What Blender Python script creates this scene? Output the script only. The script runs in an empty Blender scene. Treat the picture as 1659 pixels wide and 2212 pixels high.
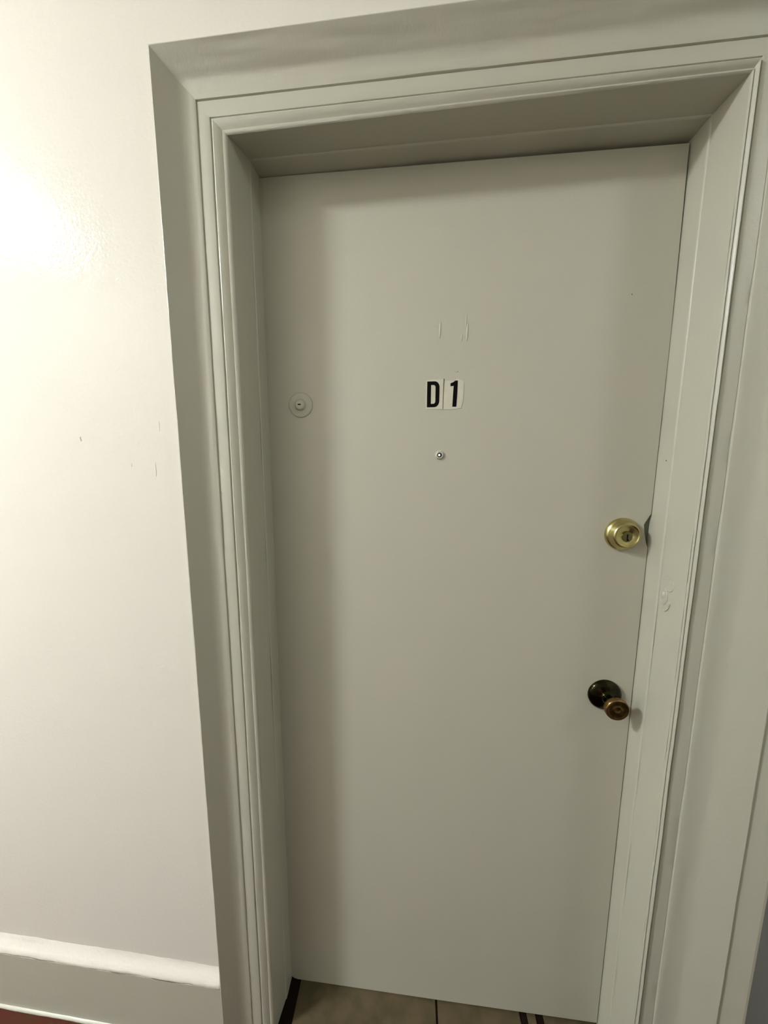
import bpy, bmesh, math, random
from mathutils import Vector, Matrix, noise
random.seed(7)
SC = bpy.context.scene
COL = SC.collection

# ------------------------------------------------------------------ camera
cam_data = bpy.data.cameras.new('camera')
cam = bpy.data.objects.new('camera', cam_data)
COL.objects.link(cam)
F_PX, YAW, PITCH, ROLL = 796.94, 0.114, 0.1447, 0.0037
cam_data.sensor_fit = 'VERTICAL'
cam_data.sensor_height = 36.0
cam_data.lens = F_PX / 2212 * 36.0
cam_data.shift_x = (829.5 - 798.59) / 2212
cam_data.shift_y = (1119.29 - 1106.0) / 2212
cam_data.clip_start = 0.02
cam.matrix_world = (Matrix.Translation((0.3209, -0.8205, 1.4487))
                    @ Matrix.Rotation(YAW, 4, 'Z')
                    @ Matrix.Rotation(math.pi / 2 - PITCH, 4, 'X')
                    @ Matrix.Rotation(-ROLL, 4, 'Z'))
SC.camera = cam

# ------------------------------------------------------------------ world and exposure
world = bpy.data.worlds.new('world')
SC.world = world
world.use_nodes = True
world.node_tree.nodes['Background'].inputs[0].default_value = (0.9, 0.95, 1.0, 1)
world.node_tree.nodes['Background'].inputs[1].default_value = 0.02
SC.view_settings.view_transform = 'Standard'
SC.view_settings.look = 'None'
SC.view_settings.gamma = 1.0
SC.view_settings.use_curve_mapping = False
SC.view_settings.exposure = 0.0
SC.cycles.use_denoising = True
LAMPS = [(-1.84, -1.31, 242.0), (2.15, -1.31, 26.0)]      # hallway ceiling dome, then an added unseen fill lamp: x, y, strength
LAMP_R = 0.205
LAMP_COLOR = (0.93, 0.96, 1.0, 1)

# ------------------------------------------------------------------ helpers
def link(name, bm, mat, parent=None, smooth=False, kind=None, label=None):
    bmesh.ops.recalc_face_normals(bm, faces=bm.faces[:])
    me = bpy.data.meshes.new(name)
    bm.to_mesh(me); bm.free()
    if smooth:
        for p in me.polygons: p.use_smooth = True
    o = bpy.data.objects.new(name, me)
    COL.objects.link(o)
    me.materials.append(mat)
    if parent is not None: o.parent = parent
    if kind: o['kind'] = kind
    if label: o['label'] = label
    return o

def top(o, label, cat, kind=None, group=None):
    o['label'] = label; o['category'] = cat
    if kind: o['kind'] = kind
    if group: o['group'] = group
    return o

def empty(name, loc):
    o = bpy.data.objects.new(name, None)
    COL.objects.link(o); o.location = loc
    o.empty_display_size = 0.1
    return o

def box(bm, x0, x1, y0, y1, z0, z1, bevel=0.0, seg=2):
    r = bmesh.ops.create_cube(bm, size=1.0)
    for v in r['verts']:
        v.co = Vector(((x0+x1)/2 + v.co.x*(x1-x0), (y0+y1)/2 + v.co.y*(y1-y0), (z0+z1)/2 + v.co.z*(z1-z0)))
    if bevel:
        es = list({e for v in r['verts'] for e in v.link_edges})
        bmesh.ops.bevel(bm, geom=es, offset=bevel, segments=seg, affect='EDGES', profile=0.5)
    return bm

def lathe(profile, cx, cz, n=64, y_sign=-1):
    """profile: (r, protrusion from the door face); turned about an axis along y."""
    bm = bmesh.new(); rings = []
    for r, h in profile:
        if r < 1e-6: rings.append([bm.verts.new((cx, y_sign*h, cz))])
        else: rings.append([bm.verts.new((cx + r*math.cos(2*math.pi*i/n), y_sign*h, cz + r*math.sin(2*math.pi*i/n))) for i in range(n)])
    for a, b in zip(rings, rings[1:]):
        for i in range(n):
            j = (i+1) % n
            if len(a) == 1 and len(b) == 1: continue
            if len(a) == 1: bm.faces.new((a[0], b[i], b[j]))
            elif len(b) == 1: bm.faces.new((a[i], a[j], b[0]))
            else: bm.faces.new((a[i], a[j], b[j], b[i]))
    return bm

def prism_xz(outline, y0, y1, hole=None):
    """flat outline in x,z extruded from y0 (back) to y1 (front); optional hole outline of equal length"""
    bm = bmesh.new()
    def ring(pts, y): return [bm.verts.new((x, y, z)) for x, z in pts]
    A, B = ring(outline, y0), ring(outline, y1)
    n = len(outline)
    for i in range(n):
        j = (i+1) % n
        bm.faces.new((A[i], A[j], B[j], B[i]))
    if hole is None:
        bm.faces.new(A); bm.faces.new(B)
    else:
        Cc, D = ring(hole, y0), ring(hole, y1)
        for i in range(n):
            j = (i+1) % n
            bm.faces.new((Cc[i], Cc[j], D[j], D[i]))
            bm.faces.new((A[i], A[j], Cc[j], Cc[i]))
            bm.faces.new((B[i], B[j], D[j], D[i]))
    return bm

# ------------------------------------------------------------------ materials
def material(name, color, rough=0.5, metallic=0.0, bumps=(), coat=0.0, coat_rough=0.1, var=None, spec=0.5, emission=None):
    """bumps: (scale, strength, distance, detail); var: (scale, other colour, amount)"""
    m = bpy.data.materials.new(name); m.use_nodes = True
    nt = m.node_tree; b = nt.nodes['Principled BSDF']
    b.inputs['Base Color'].default_value = (*color, 1)
    b.inputs['Roughness'].default_value = rough
    b.inputs['Metallic'].default_value = metallic
    b.inputs['Specular IOR Level'].default_value = spec
    b.inputs['Coat Weight'].default_value = coat
    b.inputs['Coat Roughness'].default_value = coat_rough
    tc = nt.nodes.new('ShaderNodeTexCoord')
    prev = None
    for sc, st, dist, det in bumps:
        nz = nt.nodes.new('ShaderNodeTexNoise'); nz.inputs['Scale'].default_value = sc
        nz.inputs['Detail'].default_value = det
        nt.links.new(tc.outputs['Object'], nz.inputs['Vector'])
        bp = nt.nodes.new('ShaderNodeBump'); bp.inputs['Strength'].default_value = st; bp.inputs['Distance'].default_value = dist
        nt.links.new(nz.outputs['Fac'], bp.inputs['Height'])
        if prev: nt.links.new(prev.outputs['Normal'], bp.inputs['Normal'])
        prev = bp
    if prev:
        nt.links.new(prev.outputs['Normal'], b.inputs['Normal'])
        nt.links.new(prev.outputs['Normal'], b.inputs['Coat Normal'])
    if var:
        sc, c2, amt = var
        nz = nt.nodes.new('ShaderNodeTexNoise'); nz.inputs['Scale'].default_value = sc; nz.inputs['Detail'].default_value = 5
        nt.links.new(tc.outputs['Object'], nz.inputs['Vector'])
        rp = nt.nodes.new('ShaderNodeMapRange'); rp.inputs[1].default_value = 0.35; rp.inputs[2].default_value = 0.65; rp.inputs[4].default_value = amt
        nt.links.new(nz.outputs['Fac'], rp.inputs[0])
        mx = nt.nodes.new('ShaderNodeMix'); mx.data_type = 'RGBA'
        mx.inputs[6].default_value = (*color, 1); mx.inputs[7].default_value = (*c2, 1)
        nt.links.new(rp.outputs[0], mx.inputs[0]); nt.links.new(mx.outputs[2], b.inputs['Base Color'])
    if emission:
        b.inputs['Emission Color'].default_value = emission[0]; b.inputs['Emission Strength'].default_value = emission[1]
    return m

TRIM_C = (0.47, 0.455, 0.365)
M_wall = material('cream_wall_paint', (0.695, 0.662, 0.588), 0.6, bumps=((170, 0.22, 0.002, 3), (9, 0.06, 0.01, 2)), coat=0.35, coat_rough=0.085, spec=0.08)
M_trim = material('greige_gloss_trim', (0.475, 0.46, 0.37), 0.42, bumps=((210, 0.25, 0.001, 3), (26, 0.18, 0.003, 2)), coat=0.25, coat_rough=0.22,
                  var=(14, (0.455, 0.46, 0.38), 0.6))
M_door = material('greige_door_paint', TRIM_C, 0.45, bumps=((230, 0.25, 0.001, 3), (7, 0.06, 0.006, 2)), coat=0.12, coat_rough=0.3,
                  var=(9, (0.46, 0.45, 0.365), 0.6))
M_brass = material('aged_brass', (0.50, 0.44, 0.20), 0.27, 1.0, bumps=((120, 0.05, 0.0006, 2),))
M_brass_worn = material('worn_brown_brass', (0.30, 0.18, 0.075), 0.33, 1.0, bumps=((160, 0.25, 0.0008, 4),), var=(120, (0.16, 0.10, 0.035), 0.8))
M_face = material('tarnished_knob_face', (0.13, 0.085, 0.025), 0.38, 1.0, bumps=((160, 0.3, 0.0008, 4),), var=(120, (0.06, 0.04, 0.012), 0.8))
M_dark = material('blackened_bronze', (0.018, 0.017, 0.009), 0.16, 1.0, bumps=((90, 0.15, 0.0008, 3),), var=(70, (0.06, 0.055, 0.028), 0.7))
M_black = material('black_cavity', (0.004, 0.004, 0.003), 0.8, spec=0.1)
M_ink = material('black_lettering', (0.004, 0.003, 0.003), 0.9, spec=0.1)
M_sticker = material('off_white_sticker', (0.60, 0.575, 0.46), 0.5, bumps=((150, 0.1, 0.001, 3),), var=(60, (0.54, 0.52, 0.41), 0.8))
M_seam = material('brown_seam', (0.10, 0.07, 0.04), 0.8)
M_plug = material('dull_brass_plug', (0.24, 0.22, 0.10), 0.35, 1.0)
M_slate = material('slate_grey_paint', (0.34, 0.36, 0.345), 0.6, bumps=((90, 0.1, 0.002, 3),))
M_floor = material('red_brown_floor', (0.075, 0.013, 0.009), 0.75, bumps=((40, 0.3, 0.003, 4),), var=(7, (0.062, 0.020, 0.006), 1.0), spec=0.2)
M_tile = material('brown_threshold_tile', (0.092, 0.066, 0.030), 0.6, bumps=((60, 0.3, 0.002, 4),), var=(22, (0.055, 0.043, 0.016), 1.0))
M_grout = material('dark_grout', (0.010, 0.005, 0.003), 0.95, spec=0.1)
M_ceiling = material('white_ceiling', (0.80, 0.78, 0.72), 0.8)
M_far = material('far_wall_paint', (0.66, 0.64, 0.56), 0.7)
M_edge = material('dark_notch_backing', (0.12, 0.125, 0.075), 0.5)
M_pupil = material('light_through_peephole', (0.9, 0.9, 0.9), 0.3, emission=((1, 1, 0.97, 1), 1.6))
M_nail = material('dark_nail_hole', (0.03, 0.03, 0.022), 0.8)

# ------------------------------------------------------------------ room shell
WALL_Y = -0.12
FX0, FX1, FY0, CZ = -3.6, 2.6, -1.95, 2.79

bm = bmesh.new()
box(bm, FX0, -0.112, WALL_Y, 0.06, 0, CZ)
box(bm, -0.112, 0.940, WALL_Y, 0.06, 2.130, CZ)
w = link('wall_back', bm, M_wall, kind='structure')
top(w, 'cream painted wall left of and above the grey door frame', 'wall', 'structure')
# painted strip of wall between the frame and the outside corner at the right
bm = bmesh.new()
pl = [(0.9585, 0.30), (0.9585, -0.1380), (0.9640, -0.1392), (0.9980, -0.1488), (1.0025, -0.1487), (1.0055, -0.1462), (1.0070, -0.1410), (1.0090, 0.30)]
va = [bm.verts.new((x, y, 0)) for x, y in pl]; vb = [bm.verts.new((x, y, CZ)) for x, y in pl]
for i in range(len(pl)): bm.faces.new((va[i], va[(i+1) % len(pl)], vb[(i+1) % len(pl)], vb[i]))
bm.faces.new(va); bm.faces.new(vb)
box(bm, 0.940, 0.960, WALL_Y, 0.30, 0, CZ)
wr = link('wall_end', bm, M_trim, kind='structure')
top(wr, 'narrow grey-beige end of wall right of the door frame, ending in a corner', 'wall', 'structure')
bm = bmesh.new(); box(bm, 1.0085, FX1, -0.03, 0.10, 0, CZ)
o = link('wall_right', bm, M_slate, kind='structure')
top(o, 'dark slate grey wall set back past the corner at lower right', 'wall', 'structure')
bm = bmesh.new(); box(bm, FX0, FX1, FY0-0.1, FY0, 0, CZ)
o = link('wall_front', bm, M_far, kind='structure')
bm = bmesh.new(); box(bm, FX0, FX1, FY0, FY0+0.012, 0, 1.15); link('bounce_absorber', bm, M_slate, o)  # added dark panel, out of view, cuts bounce light on the lower door
top(o, 'hallway wall facing the door', 'wall', 'structure')
bm = bmesh.new(); box(bm, FX0-0.1, FX0, FY0, WALL_Y, 0, CZ)
o = link('wall_left', bm, M_far, kind='structure'); top(o, 'far left end wall of the hallway', 'wall', 'structure')
bm = bmesh.new(); box(bm, FX1, FX1+0.1, FY0, 0.40, 0, CZ)
o = link('wall_far_right', bm, M_far, kind='structure'); top(o, 'far right end wall of the hallway', 'wall', 'structure')
bm = bmesh.new(); box(bm, FX0, FX1, FY0, 0.40, CZ, CZ+0.1)
o = link('ceiling', bm, M_ceiling, kind='structure'); top(o, 'white hallway ceiling', 'ceiling', 'structure')

# floor: hallway slab, recessed grout bed and tiles in the doorway
bm = bmesh.new()
box(bm, FX0, FX1, FY0, -0.125, -0.08, 0.0)
box(bm, FX0, FX1, -0.125, 0.40, -0.08, -0.006)
floor = link('floor', bm, M_floor, kind='structure')
top(floor, 'red-brown hallway floor below the baseboard', 'floor', 'structure')
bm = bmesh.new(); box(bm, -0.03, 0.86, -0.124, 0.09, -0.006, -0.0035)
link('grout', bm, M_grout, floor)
for a, b in ((0.026, 0.4020), (0.4075, 0.6230), (0.6420, 0.6640), (0.6840, 0.8560)):  # first tile starts short, leaving a bare near-black strip by the left jamb
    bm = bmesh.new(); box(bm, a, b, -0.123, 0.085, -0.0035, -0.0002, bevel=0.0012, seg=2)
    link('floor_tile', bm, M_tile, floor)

# wall details: small nick and paint runs
bm = bmesh.new()
for k in range(2):
    bmesh.ops.create_icosphere(bm, subdivisions=1, radius=1.0, matrix=Matrix.Translation((-0.3560+0.0008*k, WALL_Y, 1.5045-0.004*k)) @ Matrix.Diagonal((0.0012, 0.0008, 0.003, 1)))
link('nick', bm, material('nick_shadow', (0.38, 0.34, 0.27), 0.8), w)
for x, z0, z1 in ((-0.1957, 1.455, 1.425), (-0.1805, 1.535, 1.515), (-0.2480, 1.452, 1.445)):
    bm = bmesh.new()
    bmesh.ops.create_icosphere(bm, subdivisions=2, radius=1.0, matrix=Matrix.Translation((x, WALL_Y, (z0+z1)/2)) @ Matrix.Diagonal((0.0013, 0.0006, (z0-z1)/2, 1)))
    link('paint_run', bm, M_wall, w, smooth=True)

# ------------------------------------------------------------------ baseboard
def strip_x(profile, x0, x1, n, amp=0.0, seed=0.0):
    """profile (y,z) list swept along x with slight hand-painted waviness"""
    bm = bmesh.new(); rows = []
    for i in range(n+1):
        x = x0 + (x1-x0)*i/n
        row = []
        for k, (y, z) in enumerate(profile):
            d = amp*noise.noise(Vector((x*9+seed, k*0.9, seed))) + 0.5*amp*noise.noise(Vector((x*45+seed, k*3.1, 2)))
            row.append(bm.verts.new((x, y + d, z + d*0.6)))
        rows.append(row)
    for a, b in zip(rows, rows[1:]):
        for k in range(len(profile)-1):
            bm.faces.new((a[k], b[k], b[k+1], a[k+1]))
    bm.faces.new(rows[0]); bm.faces.new(rows[-1])
    return bm
bb = link('baseboard_left', strip_x([(-0.121, 0), (-0.1400, 0.0), (-0.1400, 0.05), (-0.1400, 0.12), (-0.1400, 0.176), (-0.121, 0.176)], FX0, -0.1285, 260, 0.0005), M_trim)
top(bb, 'tall grey-beige baseboard with a cream cap along the cream wall', 'baseboard', 'structure')
cap_prof = [(-0.121, 0.176), (-0.1395, 0.177), (-0.1405, 0.180), (-0.1385, 0.1855), (-0.1335, 0.192), (-0.1275, 0.199), (-0.1225, 0.2065), (-0.1195, 0.215)]
link('cap', strip_x(cap_prof, FX0, -0.1285, 520, 0.0026, 4.0), M_wall, bb, smooth=True, label='cream painted sloping cap')
link('bottom_edge', strip_x([(-0.139, 0.0), (-0.1452, 0.0), (-0.1458, 0.003), (-0.1438, 0.0055), (-0.139, 0.0070)], FX0, -0.1285, 260, 0.0013, 9.0), M_trim, bb, smooth=True)

# ------------------------------------------------------------------ door frame
FR = empty('trim_1', (0.41, -0.1, 0))
FR['kind'] = 'structure'
top(FR, 'grey-beige painted wooden door frame with moulded casing', 'door frame', 'structure')
FRo = Vector(FR.location)

def add_frame(name, profile, amp=0.0004, seed=0.0, smooth=True, zb=0.0):
    """profile: list of (y, xL_bottom, xL_top, zL, zR, xR_top, xR_bottom); three mitred pieces"""
    sides = {'left': [], 'head': [], 'right': []}
    for (y, xlb, xlt, zl, zr, xrt, xrb) in profile:
        sides['left'].append((Vector((xlb, y, zb)), Vector((xlt, y, zl))))
        sides['head'].append((Vector((xlt, y, zl)), Vector((xrt, y, zr))))
        sides['right'].append((Vector((xrt, y, zr)), Vector((xrb, y, zb))))
    out = []
    for s, n in (('left', 130), ('head', 60), ('right', 130)):
        bm = bmesh.new(); rows = []
        for i in range(n+1):
            t = i/n
            fade = min(1, 8*t, 8*(1-t)) if s == 'head' else (min(1, 8*(1-t)) if s == 'left' else min(1, 8*t))
            row = []
            for k, (a, b) in enumerate(sides[s]):
                p = a.lerp(b, t)
                L = t*(b-a).length
                d = amp*(noise.noise(Vector((L*7+seed, k*0.35, 1.3))) + 0.5*noise.noise(Vector((L*40+seed, k*0.8, 5.1))))*fade
                if s == 'head': p = p + Vector((0, d, d))
                elif s == 'left': p = p + Vector((d, d, 0))
                else: p = p + Vector((-d, d, 0))
                row.append(bm.verts.new(p - FRo))
            rows.append(row)
        for a, b in zip(rows, rows[1:]):
            for k in range(len(profile)-1):
                bm.faces.new((a[k], b[k], b[k+1], a[k+1]))
        o = link(name, bm, M_trim, FR, smooth=smooth)
        out.append(o)
    return out

def autosmooth(objs, ang=32):
    for o in objs:
        me = o.data
        bm = bmesh.new(); bm.from_mesh(me)
        for e in bm.edges:
            if len(e.link_faces) == 2 and e.calc_face_angle(0) > math.radians(ang): e.smooth = False
        for f in bm.faces: f.smooth = True
        bm.to_mesh(me); bm.free()

# anchor lines: (xL_bottom, xL_top, zL, zR, xR_top, xR_bottom)
A_stop  = (-0.0020, 0.0005, 2.0335, 2.0310, 0.8168, 0.8180)
A_jambB = (-0.0045, -0.0015, 2.0350, 2.0335, 0.8190, 0.8200)
A_jambF = (-0.0115, -0.0130, 2.0285, 2.0350, 0.8245, 0.8255)
A_bead  = (-0.0385, -0.0380, 2.0520, 2.0490, 0.8325, 0.8330)
A_quirk = (-0.0440, -0.0430, 2.0575, 2.0545, 0.8370, 0.8375)
A_groove= (-0.0690, -0.0670, 2.0860, 2.0800, 0.8650, 0.8655)
A_flat  = (-0.0740, -0.0720, 2.0915, 2.0860, 0.8710, 0.8715)
A_rim   = (-0.1255, -0.1255, 2.1430, 2.1385, 0.9545, 0.9570)
def mix(a, b, t): return tuple(p + (q-p)*t for p, q in zip(a, b))

# stop: side face, small rounded front step
stop = [(0.034,) + A_stop, (-0.0385,) + A_stop]
for t in (0.2, 0.45, 0.75, 1.0):
    stop.append((-0.0385 - 0.0045*math.sin(t*math.pi/2),) + mix(A_jambB, A_stop, math.cos(t*math.pi/2)))
stop.append((-0.0450,) + A_jambB)
autosmooth(add_frame('door_stop', stop, 0.0005, 3.0), 50)
jamb = [(-0.0452,) + A_jambB, (-0.070,) + mix(A_jambB, A_jambF, 0.4), (-0.1035,) + mix(A_jambB, A_jambF, 0.93), (-0.1065,) + A_jambF]
autosmooth(add_frame('jamb', jamb, 0.0004, 7.0), 40)

prof = []
for t, y in [(0.0, -0.1066), (0.05, -0.1082), (0.16, -0.1096), (0.27, -0.1098), (0.32, -0.1080), (0.36, -0.1066), (0.42, -0.1076),
             (0.60, -0.1106), (0.80, -0.1124), (0.92, -0.1132), (1.0, -0.1126)]:
    prof.append((y,) + mix(A_jambF, A_bead, t))
for t, y in [(0.45, -0.1080), (0.80, -0.1030), (1.0, -0.1032)]:
    prof.append((y,) + mix(A_bead, A_quirk, t))
for t, y in [(0.05, -0.1072), (0.12, -0.1078), (0.5, -0.1080), (0.93, -0.1080), (0.96, -0.1072), (1.0, -0.1102)]:
    prof.append((y,) + mix(A_quirk, A_groove, t))
prof += [(-0.1106,) + mix(A_groove, A_flat, 0.15), (-0.1110,) + mix(A_groove, A_flat, 0.6), (-0.1116,) + mix(A_groove, A_flat, 1.0)]
for i in range(1, 19):                                                                            # cove: quick concave turn, then a long slope to the rim
    t = i/18
    y = -0.1116 - 0.0315*(t*t if t < 0.4 else 0.16 + (t-0.4)*1.4)
    prof.append((y,) + mix(A_flat, A_rim, t))
y_r = prof[-1][0]
for t in (0.3, 0.6, 0.85, 1.0):
    o_ = mix(A_rim, tuple(a + s*0.003 for a, s in zip(A_rim, (-1, -1, 1, 1, 1, 1))), math.sin(t*math.pi/2))
    prof.append((y_r + 0.003*(1-math.cos(t*math.pi/2)),) + o_)
prof.append((-0.118,) + tuple(a + s*0.003 for a, s in zip(A_rim, (-1, -1, 1, 1, 1, 1))))
autosmooth(add_frame('casing', prof, 0.0006, 12.0), 28)

# rabbet and head space behind the stop, keeps the gap round the door dark
bm = bmesh.new()
box(bm, -0.110, -0.022, -0.03, 0.06, 0, 2.116); box(bm, 0.838, 0.938, -0.03, 0.06, 0, 2.116); box(bm, -0.03, 0.85, -0.03, 0.06, 2.052, 2.116)
box(bm, -0.110, 0.938, 0.06, 0.07, 0, 2.116)
for v in bm.verts: v.co -= FRo
link('rabbet', bm, M_trim, FR)

# painted-over hole and lumps on the right jamb
def lump(name, y, z, ry, rz, h, mat=M_trim, rot=0.0, x=0.8205):
    bm = bmesh.new()
    m = Matrix.Translation(Vector((x, y, z)) - FRo) @ Matrix.Rotation(rot, 4, 'X') @ Matrix.Diagonal((h, ry, rz, 1))
    bmesh.ops.create_icosphere(bm, subdivisions=3, radius=1.0, matrix=m)
    return link(name, bm, mat, FR, smooth=True)
def jamb_ring(name, y, z, ry, rz, a0, a1, th, x, rot=0.0):
    bm = bmesh.new(); n = 28; rows = []
    for i in range(n+1):
        a = math.radians(a0 + (a1-a0)*i/n)
        c = Vector((0, ry*math.cos(a), rz*math.sin(a))); nrm = Vector((0, math.cos(a), math.sin(a)))
        tt = th*(0.35 + 0.65*math.sin(math.pi*i/n))
        row = []
        for j in range(8):
            b = 2*math.pi*j/8
            p = c + nrm*math.cos(b)*tt + Vector((math.sin(b)*tt*0.8, 0, 0))
            row.append(bm.verts.new(Vector((x, y, z)) - FRo + p))
        rows.append(row)
    for r0, r1 in zip(rows, rows[1:]):
        for j in range(8): bm.faces.new((r0[j], r0[(j+1) % 8], r1[(j+1) % 8], r1[j]))
    bm.faces.new(rows[0]); bm.faces.new(rows[-1])
    return link(name, bm, M_trim, FR, smooth=True)
jamb_ring('filled_hole', -0.0570, 1.187, 0.0085, 0.0155, 0, 360, 0.0017, 0.8205)
jamb_ring('filled_hole', -0.0600, 1.183, 0.0150, 0.0230, 195, 300, 0.0017, 0.8205)
jamb_ring('filled_hole', -0.0640, 1.222, 0.0140, 0.0080, 20, 150, 0.0015, 0.8212)
jamb_ring('filled_hole', -0.0660, 1.208, 0.0120, 0.0060, 200, 330, 0.0014, 0.8212)
lump('filler_lump', -0.0545, 1.190, 0.0045, 0.0080, 0.0024)
lump('filler_lump', -0.0700, 1.215, 0.0100, 0.0110, 0.0014, x=0.8225)
lump('nail_hole', -0.0255, 1.4537, 0.0010, 0.0013, 0.0008, M_nail, x=0.8170)
lump('nail_hole', -0.0970, 1.3535, 0.0010, 0.0014, 0.0009, M_nail, x=0.8272)
lump('nail_hole', -0.0725, 1.2005, 0.0013, 0.0018, 0.0009, M_nail, x=0.8232)

# ------------------------------------------------------------------ door
DR = empty('door_1', (0.409, 0.0, 0.004))
top(DR, 'flat grey-beige painted door marked D 1 with brass deadbolt and knob', 'door', 'structure')
Do = Vector(DR.location)
def dlink(name, bm, mat, parent=None, smooth=False, label=None):
    par = parent if parent is not None else DR
    for v in bm.verts: v.co -= Do
    return link(name, bm, mat, par, smooth=smooth, label=label)
XL, XR = -0.0035, 0.8166
notch = [(0.8160, 1.3440), (0.8125, 1.3400), (0.8040, 1.3270), (0.8036, 1.3220), (0.8050, 1.3020), (0.8110, 1.2840), (0.8160, 1.2730)]
pts = [(XL, 0.012), (0.0, 0.0055), (0.006, 0.0012), (0.016, 0.0003), (0.40, 0.0045), (XR, 0.0100)]
pts += list(reversed(notch)) + [(0.8158, 1.70), (0.8135, 2.0235), (XL+0.002, 2.0330)]
bm = prism_xz(pts, 0.040, 0.0)
es = [e for e in bm.edges if all(abs(v.co.y) < 1e-6 for v in e.verts)]
bmesh.ops.bevel(bm, geom=es, offset=0.0014, segments=3, affect='EDGES', profile=0.5)
dlink('door_slab', bm, M_door)
bm = bmesh.new(); box(bm, 0.797, 0.8150, 0.0055, 0.012, 1.270, 1.346)  # dark green-grey sheet set behind the notch in the door edge
dlink('notch_backing', bm, M_edge, label='dark green-grey spot at the door edge beside the deadbolt')

# scars left by older numbers
def scar(x, z, w_, h_, d):
    bm = bmesh.new()
    bmesh.ops.create_icosphere(bm, subdivisions=2, radius=1.0, matrix=Matrix.Translation((x, 0.0, z)) @ Matrix.Rotation(0.03, 4, 'Y') @ Matrix.Diagonal((w_, d, h_, 1)))
    dlink('paint_ridge', bm, M_door, smooth=True)
scar(0.3745, 1.723, 0.0020, 0.017, 0.0011); scar(0.4295, 1.716, 0.0022, 0.019, 0.0013); scar(0.4185, 1.706, 0.0016, 0.008, 0.0008)
scar(0.4105, 1.640, 0.0035, 0.002, 0.0007); scar(0.4270, 1.738, 0.0012, 0.012, 0.0006)
bm = bmesh.new(); bmesh.ops.create_icosphere(bm, subdivisions=1, radius=0.0014, matrix=Matrix.Translation((0.739, 0.0007, 1.7721)))
dlink('nail_hole', bm, M_nail)

# number stickers D | 1
def X(c): return 0.3502 + (c-565)*0.0001308
def Z(c): return 1.6214 - (c-330)*0.0001275
def sticker(letter_outline, tile_outline, hole=None):
    bm = prism_xz([(X(a), Z(b)) for a, b in tile_outline], 0.0003, -0.0007)
    t = dlink('number_sticker', bm, M_sticker, label='off-white sticker with black %s' % ('letter D' if hole else 'numeral 1'))
    bm = prism_xz([(X(a), Z(b)) for a, b in letter_outline], -0.0005, -0.0010, [(X(a), Z(b)) for a, b in hole] if hole else None)
    o = link_child(bm, 'character', M_ink, t)
def link_child(bm, name, mat, parent):
    for v in bm.verts: v.co -= Do
    return link(name, bm, mat, parent)
def dshape(x0, x1, z0, z1, r):
    P = [(x0, z1), (x0, (z0+z1)/2), (x0, z0)]
    n = 6
    P += [(x0+(x1-x0)*0.3, z0)]
    P += [(x1 - r + r*math.sin(a), z0 + r*1.25 - r*1.25*math.cos(a)) for a in [math.pi/2*i/n for i in range(n+1)]]
    P += [(x1 - r + r*math.cos(a), z1 - r*1.25 + r*1.25*math.sin(a)) for a in [math.pi/2*i/n for i in range(n+1)]]
    P += [(x0+(x1-x0)*0.3, z1)]
    return P
sticker(dshape(566, 763, 332, 745, 78), [(548, 772), (540, 600), (552, 312), (640, 304), (826, 302), (822, 540), (820, 782), (640, 778)], dshape(628, 700, 390, 690, 34))
one = [(972, 745), (985, 412), (936, 418), (934, 372), (985, 350), (1003, 330), (1050, 330), (1046, 540), (1036, 745)]
sticker(one, [(828, 786), (832, 540), (838, 330), (985, 326), (1046, 300), (1100, 318), (1146, 352), (1142, 640), (1110, 770), (930, 790)])
bm = prism_xz([(X(a), Z(b)) for a, b in ((818, 780), (824, 296), (836, 296), (828, 780))], 0.0, -0.0009)
dlink('sticker_seam', bm, M_seam)

# peephole
px, pz = 0.3795, 1.4680
o = dlink('peephole', lathe([(0.0098, -0.0005), (0.0096, 0.0012), (0.0082, 0.0032), (0.0062, 0.0042), (0.0050, 0.0040), (0.0046, 0.0030), (0.0, 0.0030)], px, pz, 40), M_door, smooth=True)
link_child(lathe([(0.0046, 0.0030), (0.0044, 0.0045), (0.0030, 0.0050), (0.0026, 0.0040), (0.0, 0.0040)], px-0.0008, pz, 28), 'lens_ring', M_black, o)
link_child(lathe([(0.0023, 0.0036), (0.0021, 0.0046), (0.0012, 0.0052), (0.0, 0.0054)], px-0.0010, pz, 20), 'lens', M_pupil, o)

# painted-over upper lock
lx, lz = 0.0745, 1.5790
lock = dlink('painted_lock', lathe([(0.0270, -0.0004), (0.0268, 0.0016), (0.0250, 0.0024), (0.0200, 0.0026), (0.0128, 0.0028), (0.0120, 0.0036), (0.0114, 0.0066), (0.0098, 0.0082), (0.0060, 0.0088), (0.0, 0.0089)], lx, lz, 64), M_door, smooth=True,
             label='round lock painted over in the door colour')
bm = bmesh.new(); box(bm, lx-0.0045, lx+0.0028, -0.0094, -0.0080, lz-0.0012, lz+0.0014, bevel=0.0006)
link_child(bm, 'keyhole', M_black, lock)

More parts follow.
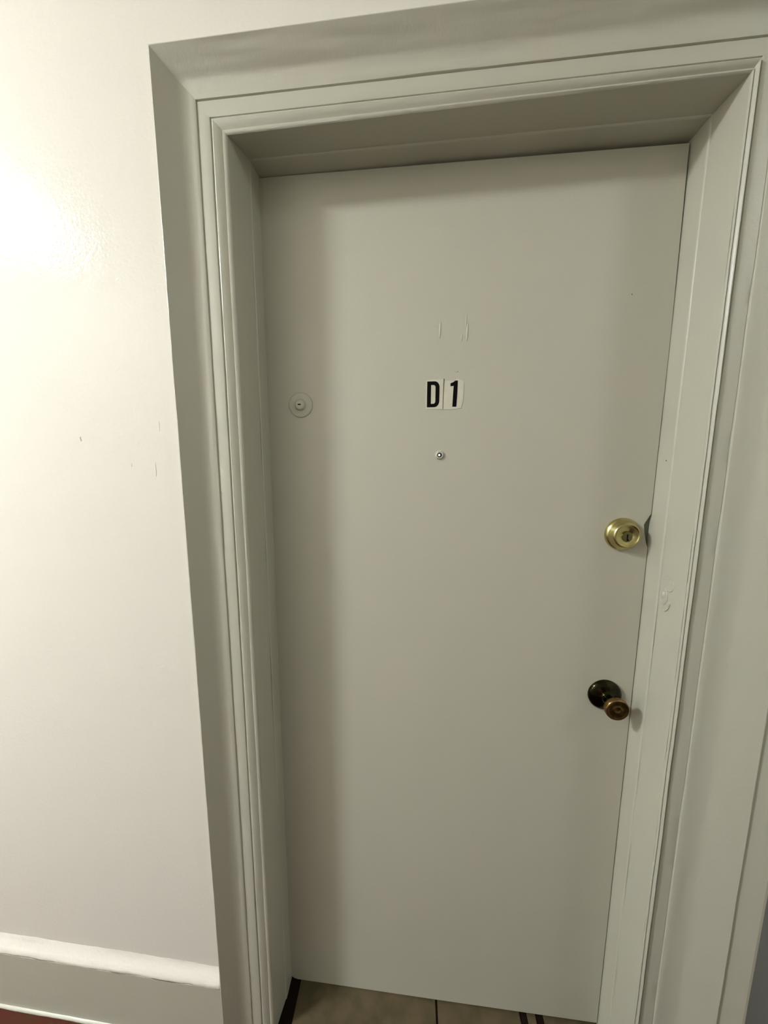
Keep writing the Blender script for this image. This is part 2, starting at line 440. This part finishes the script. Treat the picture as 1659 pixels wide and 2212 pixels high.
# deadbolt
bx, bz = 0.7618, 1.3015
db = dlink('deadbolt', lathe([(0.0345, -0.0005), (0.0345, 0.0035), (0.0337, 0.0062), (0.0318, 0.0078), (0.0306, 0.0088), (0.0282, 0.0170), (0.0262, 0.0205), (0.0248, 0.0222), (0.0236, 0.0228), (0.0226, 0.0224), (0.0216, 0.0213), (0.0205, 0.0208), (0.0110, 0.0206), (0.0104, 0.0196), (0.0, 0.0194)], bx, bz, 72), M_brass, smooth=True,
            label='pale brass deadbolt cylinder')
link_child(lathe([(0.0102, 0.0190), (0.0100, 0.0209), (0.0088, 0.0212), (0.0, 0.0212)], bx+0.0005, bz-0.003, 36), 'cylinder_plug', M_plug, db)
bm = bmesh.new(); box(bm, bx-0.0008, bx+0.0014, -0.0217, -0.0208, bz-0.0105, bz+0.0030); box(bm, bx+0.0014, bx+0.0034, -0.0217, -0.0208, bz-0.0105, bz-0.0075)
link_child(bm, 'keyhole', M_black, db)

# knob
kx, kz = 0.7572, 0.9345
kn = dlink('door_knob', lathe([(0.0350, -0.0005), (0.0352, 0.0030), (0.0340, 0.0060), (0.0300, 0.0088), (0.0230, 0.0110), (0.0150, 0.0130), (0.0118, 0.0145), (0.0105, 0.0180)], kx, kz, 64), M_dark, smooth=True,
            label='blackened round knob rose')
link_child(lathe([(0.0108, 0.0165), (0.0096, 0.0200), (0.0092, 0.0280), (0.0098, 0.0340)], kx, kz, 40), 'neck', M_dark, kn)
kh = link_child(lathe([(0.0098, 0.0330), (0.0130, 0.0365), (0.0182, 0.0405), (0.0218, 0.0440), (0.0234, 0.0480), (0.0238, 0.0530), (0.0232, 0.0562), (0.0218, 0.0580), (0.0206, 0.0578)], kx, kz, 64), 'knob_head', M_brass_worn, kn)
face = link_child(lathe([(0.0208, 0.0576), (0.0195, 0.0572), (0.0180, 0.0562), (0.0080, 0.0556), (0.0076, 0.0562), (0.0062, 0.0564), (0.0058, 0.0554), (0.0, 0.0552)], kx, kz, 64), 'knob_face', M_face, kn)
face['label'] = 'dark tarnished knob face'
kh['label'] = 'worn brown brass knob head'
for o_ in list(kn.children):
    for p in o_.data.polygons: p.use_smooth = True

# ------------------------------------------------------------------ ceiling lamp (outside the frame, seen as the sheen on the wall) and an added fill lamp
def lathe_z(profile, n=48):
    bm = bmesh.new(); rings = []
    for r, z in profile:
        rings.append([bm.verts.new((0, 0, z))] if r < 1e-6 else [bm.verts.new((r*math.cos(2*math.pi*i/n), r*math.sin(2*math.pi*i/n), z)) for i in range(n)])
    for a, b in zip(rings, rings[1:]):
        for i in range(n):
            j = (i+1) % n
            if len(b) == 1: bm.faces.new((a[i], a[j], b[0]))
            elif len(a) == 1: bm.faces.new((a[0], b[i], b[j]))
            else: bm.faces.new((a[i], a[j], b[j], b[i]))
    return bm
for (lx_, ly_, st_), lab in zip(LAMPS, ('round white ceiling lamp left of the door, above the cream wall', 'added dimmer fill lamp, dome shaped, out of view right of the door')):
    lp = empty('ceiling_or_fill_lamp', (lx_, ly_, CZ))
    top(lp, lab, 'lamp', group='hallway ceiling lamps')
    link('base_ring', lathe_z([(LAMP_R+0.015, 0.0), (LAMP_R+0.015, -0.02), (LAMP_R-0.01, -0.025)]), M_brass, lp, smooth=True)
    mat_ = material('white_glass_lamp', (0.9, 0.9, 0.88), 0.4, emission=(LAMP_COLOR, st_))
    link('dome', lathe_z([(LAMP_R*math.cos(a), -0.022-0.09*math.sin(a)) for a in [math.pi/2*i/10 for i in range(10)]] + [(0, -0.112)]), mat_, lp, smooth=True)
